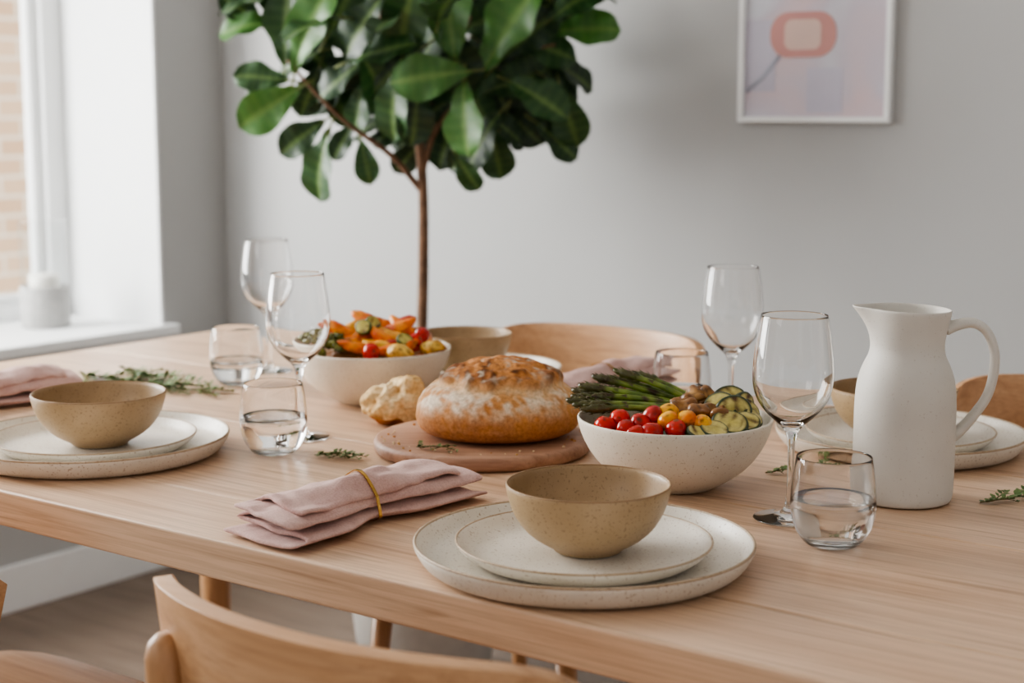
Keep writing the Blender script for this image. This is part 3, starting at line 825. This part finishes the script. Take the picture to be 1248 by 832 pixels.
# ------------------------------------------------------------------ napkins
def napkin(x, y, rz, L=.285, w0=.092, sr=.45, seed=1, layers=5, dz=.0088):
    e = empty('linen_napkin', (x, y, TZ+.0055), rz)
    ns = 100
    v = []; f = []; rows = []
    for j in range(ns+1):
        s = j/ns; yy = (s-.5)*L
        pin = math.exp(-((s-sr)/.15)**2)
        w = w0*(1-.36*pin)*(1+.14*(1-s)+.05*sin(s*9+seed))
        endk = (abs(s-.5)*2)**3
        hs = 1.0-.14*endk
        row = []
        for k in range(layers):
            kk = (k % 2 == 0)
            shrink = 1-.05*k*(1-.7*pin)-.12*max(0, k-3)*(1-.5*pin)
            off = .005*sin(k*1.9+seed)*(1-.8*pin)
            nq = 11
            for q in range(nq):
                u = -1+2*q/(nq-1)
                if not kk: u = -u
                ex = u*w/2*shrink+off
                arch = .10*(1-abs(u)**2)*dz*k
                zz = k*dz*hs*(1-(.20+.25*pin)*abs(u)**3)+arch
                if k < layers-1 and abs(u) > .7 and ((u > 0) == kk):
                    zz += dz*.47*((abs(u)-.7)/.3)**1.5
                if k > 0 and abs(u) > .7 and ((u < 0) == kk):
                    zz -= dz*.43*((abs(u)-.7)/.3)**1.5
                layoff = (.014*sin(k*2.3+seed))*(abs(s-.5)*2)**2*(1 if s > .5 else -1)
                n1 = nz(ex, yy, k*.013, 17, seed); n2 = nz(ex, yy, k*.02, 42, seed+4)
                wr = nz(ex*3.6, yy*.7, k*.04, 24, seed+9)
                amp = (1-.65*pin)
                px_ = ex+amp*(.007*n1)+.006*sin(s*pi*1.2+seed)
                lift = k/(layers-1)
                pz = zz+amp*(.006*n1+.003*n2)*(.2+1.1*lift)+wr*.0062*lift*(.6+.7*pin)
                pz = max(pz, k*.0045)
                row.append(len(v)); v.append((px_, yy+layoff+.006*n1, pz))
        rows.append(row)
    m = len(rows[0])
    for j in range(ns):
        for i in range(m-1):
            f.append((rows[j][i], rows[j][i+1], rows[j+1][i+1], rows[j+1][i]))
    mb = MB(); mb.add((v, f)); mkobj('napkin_cloth', mb, M_linen, e, solid=.0046, subsurf=1)
    # ring hugs the bundle: radial support of the section at the ring
    js = int(sr*ns); sec = [(v[i][0], v[i][2]) for jj in range(js-1, js+2) for i in rows[jj]]
    cx0 = sum(p[0] for p in sec)/len(sec); cz0 = (max(p[1] for p in sec)+min(p[1] for p in sec))/2
    n = 64; yy = (sr-.5)*L
    sup = []
    for i in range(n):
        a = 2*pi*i/n; dx, dz_ = cos(a), sin(a)
        sup.append(max((p[0]-cx0)*dx+(p[1]-cz0)*dz_ for p in sec)+.0030)
    hull = []
    for i in range(n):   # intersection of support lines -> convex hull offset
        a0, a1 = 2*pi*i/n, 2*pi*(i+1)/n; h0, h1 = sup[i], sup[(i+1) % n]
        det = sin(a1-a0); hull.append(((h0*sin(a1)-h1*sin(a0))/det, (h1*cos(a0)-h0*cos(a1))/det))
    v = []; f = []
    for i in range(n):
        hx, hz = hull[i]; l = math.hypot(hx, hz)
        for (dr, dy) in ((0, -.0018), (.0010, -.0018), (.0010, .0018), (0, .0018)):
            v.append((cx0+hx*(1+dr/l), yy+dy, max(cz0+hz*(1+dr/l), -.0050+dr)))
    for i in range(n):
        for j in range(4):
            f.append((i*4+j, ((i+1) % n)*4+j, ((i+1) % n)*4+(j+1) % 4, i*4+(j+1) % 4))
    mb = MB(); mb.add((v, f)); mkobj('napkin_ring', mb, M_brass, e, smooth=False)
napkin(-1.064, 1.176, radians(-7), L=.25, w0=.094, sr=.47, seed=1.3)
napkin(-1.240, 1.905, radians(2), L=.235, w0=.085, seed=4.1)
napkin(-1.885, 1.315, radians(-4), L=.26, seed=7.7)

# ------------------------------------------------------------------ herbs
def sprig(name, x, y, rz, L=.09, leaf=.010, n=22, seed=0, branch=0, z=TZ, col=(srgb(76, 104, 52), srgb(116, 142, 84)), wide=.28, parent=None):
    rnd = random.Random(seed)
    mb = MB()
    def stem(p0, ang, L, n, lf):
        pts = []; p = Vector(p0); a = ang; k = 12
        for i in range(k+1):
            pts.append(p.copy()); a += rnd.uniform(-.14, .14); p += Vector((cos(a), sin(a), 0))*L/k
            p.z = .0015+.003*sin(i/k*pi)+rnd.uniform(0, .0008)
        mb.add(tube(pts, [.0008*(1-.6*i/k) for i in range(k+1)], 6), srgb(112, 100, 62))
        for i in range(n):
            t = (i+.5)/n; q = pts[min(k, int(t*k))].lerp(pts[min(k, int(t*k)+1)], (t*k) % 1)
            for sd in (-1, 1):
                aa = ang+sd*rnd.uniform(.5, 1.2)+rnd.uniform(-.1, .1)
                l = lf*rnd.uniform(.7, 1.15)*(1-.35*t)
                d = Vector((cos(aa), sin(aa), rnd.uniform(-.1, .7))).normalized(); s_ = Vector((-sin(aa), cos(aa), 0))*l*wide
                mid = q+d*l*.55+Vector((0, 0, .0008))
                V = [q, q+d*l*.3+s_*.8, mid+s_, q+d*l*.85+s_*.6, q+d*l, q+d*l*.85-s_*.6, mid-s_, q+d*l*.3-s_*.8]
                for w in V: w.z = max(w.z, .0006)
                mb.add((V, [tuple(range(8))]), lerpc(col[0], col[1], rnd.random()))
    stem((0, 0, .002), 0, L, n, leaf)
    for b_ in range(branch):
        t = (b_+.5)/branch*.75
        stem((L*t, 0, .002), (1 if b_ % 2 else -1)*rnd.uniform(.3, .8), L*rnd.uniform(.3, .5), n//3, leaf)
    return mkobj(name, mb, M_herb, parent, (x, y, z+.0004), (0, 0, rz))
G = YAW
sprig('rosemary_sprig', -1.985, 1.560, radians(4), .22, .017, 34, 3, 7)
sprig('rosemary_sprig', -1.99, 1.640, radians(-14), .20, .016, 26, 13, 5)
sprig('rosemary_sprig', -1.84, 1.565, radians(3), .16, .015, 24, 23, 5)
sprig('thyme_sprig', -1.300, 1.355, G+radians(-22), .065, .010, 14, 5, 5)
sprig('thyme_sprig', -.825, 1.590, G+radians(10), .050, .009, 10, 6, 3)
sprig('thyme_sprig', -.795, 1.622, G+radians(30), .050, .009, 9, 7, 2)
sprig('thyme_sprig', -.580, 1.600, G+radians(28), .095, .010, 15, 8, 5)
sprig('thyme_sprig', -1.47, 1.400, G+radians(0), .045, .007, 9, 31, 2)
zb = .0183
sprig('thyme_leaves', -.07, -.085, radians(100), .026, .006, 7, 9, 0, z=zb, parent=brd)
sprig('thyme_leaves_2', -.075, -.080, radians(-20), .06, .007, 11, 12, 3, z=zb, parent=brd)

# ------------------------------------------------------------------ candle holder on sill
ch = empty('hurricane_candle_holder', (-3.285, 2.475, Z0o+.0222))
mb = MB(); mb.add(lathe([(0, 0), (.057, 0), (.060, .003), (.060, .098), (.058, .102), (.052, .102), (.050, .096), (0, .096)], 64)); mkobj('holder_base', mb, M_concrete, ch)
mb = MB(); mb.add(lathe([(.0565, .0985), (.0565, .18), (.0565, .262)], 64)); mkobj('glass_chimney', mb, M_pane, ch)
mb = MB(); mb.add(torus(.0565, .0009, 64, 8)); mkobj('glass_chimney_lip', mb, M_glass, ch, loc=(0, 0, .262))
mb = MB(); mb.add(lathe([(0, .0965), (.036, .0965), (.037, .100), (.037, .128), (.034, .131), (0, .129)], 40)); mkobj('candle', mb, M_candle, ch)
mb = MB(); mb.add(tube([(0, 0, .129), (.001, 0, .134), (.002, 0, .139)], .001, 8)); mkobj('wick', mb, M_soil, ch)

# ------------------------------------------------------------------ fiddle leaf fig
fig = empty('fiddle_leaf_fig_tree', (-2.02, 2.42, 0), YAW)
mb = MB(); mb.add(lathe([(0, 0), (.12, 0), (.13, .005), (.165, .30), (.168, .33), (.160, .335), (.152, .325), (.148, .30), (0, .30)], 64)); mkobj('pot', mb, M_pot, fig)
mb = MB(); mb.add(lathe([(0, .298), (.147, .298), (.147, .304), (.08, .312), (0, .316)], 32)); mkobj('soil', mb, M_soil, fig)
mb = MB()
tr = smoothpath([(.005, 0, .30), (-.004, 0, .6), (.002, 0, .85), (.002, .0, 1.02), (-.015, .01, 1.2), (-.03, .0, 1.42), (-.01, .02, 1.62), (.0, .0, 1.8)], 6)
mb.add(tube(tr, [.013-.008*i/(len(tr)-1) for i in range(len(tr))], 12))
br = [
    [(.0, 0, 1.00), (-.06, -.01, 1.07), (-.14, -.03, 1.13), (-.20, -.05, 1.19), (-.25, -.06, 1.25)],
    [(.0, 0, 1.03), (.03, .0, 1.12), (.10, -.02, 1.20), (.18, -.03, 1.26), (.26, -.04, 1.28)],
    [(-.01, .0, 1.18), (.04, .05, 1.28), (.08, .09, 1.40), (.10, .10, 1.55)],
    [(-.02, .0, 1.22), (-.08, .06, 1.34), (-.13, .09, 1.46), (-.16, .1, 1.60)],
    [(-.02, .0, 1.10), (-.06, -.05, 1.22), (-.07, -.08, 1.34)],
    [(.0, 0, 1.14), (.06, -.05, 1.24), (.10, -.08, 1.33)]]
for b_ in br:
    p = smoothpath(b_, 6); mb.add(tube(p, [.0065-.004*i/(len(p)-1) for i in range(len(p))], 8))
mkobj('trunk_and_branches', mb, M_bark, fig)

def leaf(mb, base, d, nrm, L, col, seed=0):
    d = d.normalized(); nrm = (nrm-d*nrm.dot(d)).normalized(); s = d.cross(nrm)
    rnd = random.Random(seed)
    nl, nw = 16, 8
    droop = rnd.uniform(.08, .34); fold = rnd.uniform(.12, .36); W = L*rnd.uniform(.29, .345)
    v = []; f = []; c = []
    for i in range(nl+1):
        t = i/nl
        w = W*(sin(pi*t**1.35)**.60 if 0 < t < 1 else 0)*(.52+.60*t)
        if t > .97: w *= .7
        for j in range(nw+1):
            u = -1+2*j/nw
            wave = .12*W*sin(t*15+seed+u*1.5)*abs(u)**1.5
            p = base+d*(L*t)+s*(u*w)+nrm*(-droop*L*t*t+fold*abs(u)*w+wave)
            v.append(p)
            vein = 1 if j == nw//2 else 0
            cc = lerpc(col, srgb(140, 168, 92), .38*vein+.08*(1 if (i % 2 == 0) else 0))
            c.append(cc)
    for i in range(nl):
        for j in range(nw):
            a = i*(nw+1)+j; f.append((a, a+nw+1, a+nw+2, a+1))
    mb.add((v, f, c))
    pet = tube([base-d*L*.16-nrm*.002, base, base+d*L*.1], .0022, 6)
    mb.add(pet, srgb(110, 120, 60))

lm = MB()
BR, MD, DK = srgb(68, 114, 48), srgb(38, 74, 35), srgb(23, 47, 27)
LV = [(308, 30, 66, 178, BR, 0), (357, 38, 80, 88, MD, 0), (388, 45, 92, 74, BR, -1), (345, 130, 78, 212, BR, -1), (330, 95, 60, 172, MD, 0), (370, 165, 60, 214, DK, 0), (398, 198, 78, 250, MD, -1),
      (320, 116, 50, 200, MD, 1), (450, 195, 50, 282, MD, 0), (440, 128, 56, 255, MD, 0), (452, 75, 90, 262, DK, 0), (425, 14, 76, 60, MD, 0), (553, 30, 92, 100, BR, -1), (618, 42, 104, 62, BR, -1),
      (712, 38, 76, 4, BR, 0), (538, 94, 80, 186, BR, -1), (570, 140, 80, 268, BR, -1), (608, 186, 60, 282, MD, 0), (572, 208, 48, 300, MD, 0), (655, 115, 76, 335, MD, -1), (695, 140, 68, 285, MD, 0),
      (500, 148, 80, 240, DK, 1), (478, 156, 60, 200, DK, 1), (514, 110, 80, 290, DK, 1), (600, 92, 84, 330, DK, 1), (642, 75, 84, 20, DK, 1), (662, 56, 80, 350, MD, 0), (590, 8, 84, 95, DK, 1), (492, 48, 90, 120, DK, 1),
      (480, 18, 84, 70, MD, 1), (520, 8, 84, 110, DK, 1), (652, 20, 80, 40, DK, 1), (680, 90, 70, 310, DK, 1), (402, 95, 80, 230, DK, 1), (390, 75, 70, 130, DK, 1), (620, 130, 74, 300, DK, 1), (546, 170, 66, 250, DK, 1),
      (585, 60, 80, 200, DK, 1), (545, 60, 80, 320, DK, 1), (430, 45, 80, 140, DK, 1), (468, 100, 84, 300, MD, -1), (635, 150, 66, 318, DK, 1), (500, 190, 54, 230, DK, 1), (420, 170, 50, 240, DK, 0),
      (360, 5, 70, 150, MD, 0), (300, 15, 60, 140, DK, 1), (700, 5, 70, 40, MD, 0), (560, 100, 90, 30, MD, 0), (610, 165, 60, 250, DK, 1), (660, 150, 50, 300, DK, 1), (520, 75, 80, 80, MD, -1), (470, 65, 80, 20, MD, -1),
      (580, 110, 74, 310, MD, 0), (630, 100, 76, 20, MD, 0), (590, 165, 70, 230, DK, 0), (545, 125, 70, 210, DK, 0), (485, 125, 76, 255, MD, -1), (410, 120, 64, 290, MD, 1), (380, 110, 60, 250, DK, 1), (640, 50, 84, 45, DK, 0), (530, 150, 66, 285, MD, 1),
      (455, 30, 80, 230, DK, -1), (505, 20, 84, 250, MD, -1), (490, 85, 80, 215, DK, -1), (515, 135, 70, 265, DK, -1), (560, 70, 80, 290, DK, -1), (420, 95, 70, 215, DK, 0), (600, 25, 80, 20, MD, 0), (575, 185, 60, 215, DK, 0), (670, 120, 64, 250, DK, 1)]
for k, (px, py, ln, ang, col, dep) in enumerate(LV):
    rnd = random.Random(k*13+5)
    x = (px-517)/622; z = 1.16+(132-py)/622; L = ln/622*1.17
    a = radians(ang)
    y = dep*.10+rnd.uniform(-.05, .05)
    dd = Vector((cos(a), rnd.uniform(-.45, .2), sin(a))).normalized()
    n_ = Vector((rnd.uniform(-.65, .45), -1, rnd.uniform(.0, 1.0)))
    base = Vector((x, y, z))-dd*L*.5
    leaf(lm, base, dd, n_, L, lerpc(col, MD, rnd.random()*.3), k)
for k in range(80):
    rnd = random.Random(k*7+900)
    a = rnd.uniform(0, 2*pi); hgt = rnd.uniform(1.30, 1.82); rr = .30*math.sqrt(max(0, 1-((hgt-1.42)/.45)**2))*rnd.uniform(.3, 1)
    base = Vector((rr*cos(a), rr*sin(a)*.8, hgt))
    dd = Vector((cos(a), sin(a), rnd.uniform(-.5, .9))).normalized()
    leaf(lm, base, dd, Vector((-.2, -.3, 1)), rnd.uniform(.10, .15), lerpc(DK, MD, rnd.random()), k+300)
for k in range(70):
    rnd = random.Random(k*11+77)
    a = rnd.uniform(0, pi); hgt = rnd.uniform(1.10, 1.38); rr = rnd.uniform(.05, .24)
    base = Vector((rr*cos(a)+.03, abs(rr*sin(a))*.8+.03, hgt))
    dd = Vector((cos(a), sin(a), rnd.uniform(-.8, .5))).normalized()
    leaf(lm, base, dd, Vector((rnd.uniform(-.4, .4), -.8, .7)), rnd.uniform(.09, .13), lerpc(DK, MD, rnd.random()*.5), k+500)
mkobj('leaves', lm, M_leaf, fig)

# ------------------------------------------------------------------ light
def area(name, loc, target, sx, sy, power, col=(1, 1, 1)):
    l = bpy.data.lights.new(name, 'AREA'); l.shape = 'RECTANGLE'; l.size = sx; l.size_y = sy; l.energy = power; l.color = col
    o = bpy.data.objects.new(name, l); scene.collection.objects.link(o); o.location = loc
    o.rotation_euler = (Vector(target)-Vector(loc)).to_track_quat('-Z', 'Y').to_euler()
    return o
area('window_daylight', (-3.75, 1.15, 1.75), (-1.2, 1.5, .75), 1.5, 2.0, 195, (1.0, .99, .97))
area('added_fill_light', (-2.2, -1.7, 2.1), (-1.0, 1.6, .8), 1.2, 1.2, 12, (1.0, .98, .95))  # added soft fill lamp left of the camera; no window stands there
sun = bpy.data.lights.new('sun', 'SUN'); sun.energy = 6; sun.angle = radians(3); sun.color = (1, .96, .9)
so = bpy.data.objects.new('sun', sun); scene.collection.objects.link(so)
so.rotation_euler = Vector((-1, .35, -.9)).to_track_quat('-Z', 'Y').to_euler()
w = bpy.data.worlds.new('sky'); scene.world = w; w.use_nodes = True
w.node_tree.nodes['Background'].inputs[0].default_value = (.97, .985, 1.0, 1); w.node_tree.nodes['Background'].inputs[1].default_value = .52

# ------------------------------------------------------------------ camera
cam = bpy.data.cameras.new('camera'); co = bpy.data.objects.new('camera', cam); scene.collection.objects.link(co)
co.location = (0, 0, 1.16); co.rotation_euler = (radians(90-8.3), 0, YAW)
cam.lens = 56.25; cam.sensor_width = 36; cam.clip_start = .05
cam.dof.use_dof = True; cam.dof.focus_distance = 1.62; cam.dof.aperture_fstop = 5.0
scene.camera = co
try:
    scene.view_settings.view_transform = 'AgX'; scene.view_settings.look = 'AgX - Medium High Contrast'
    scene.view_settings.exposure = 0.2
except Exception as ex:
    print(ex)
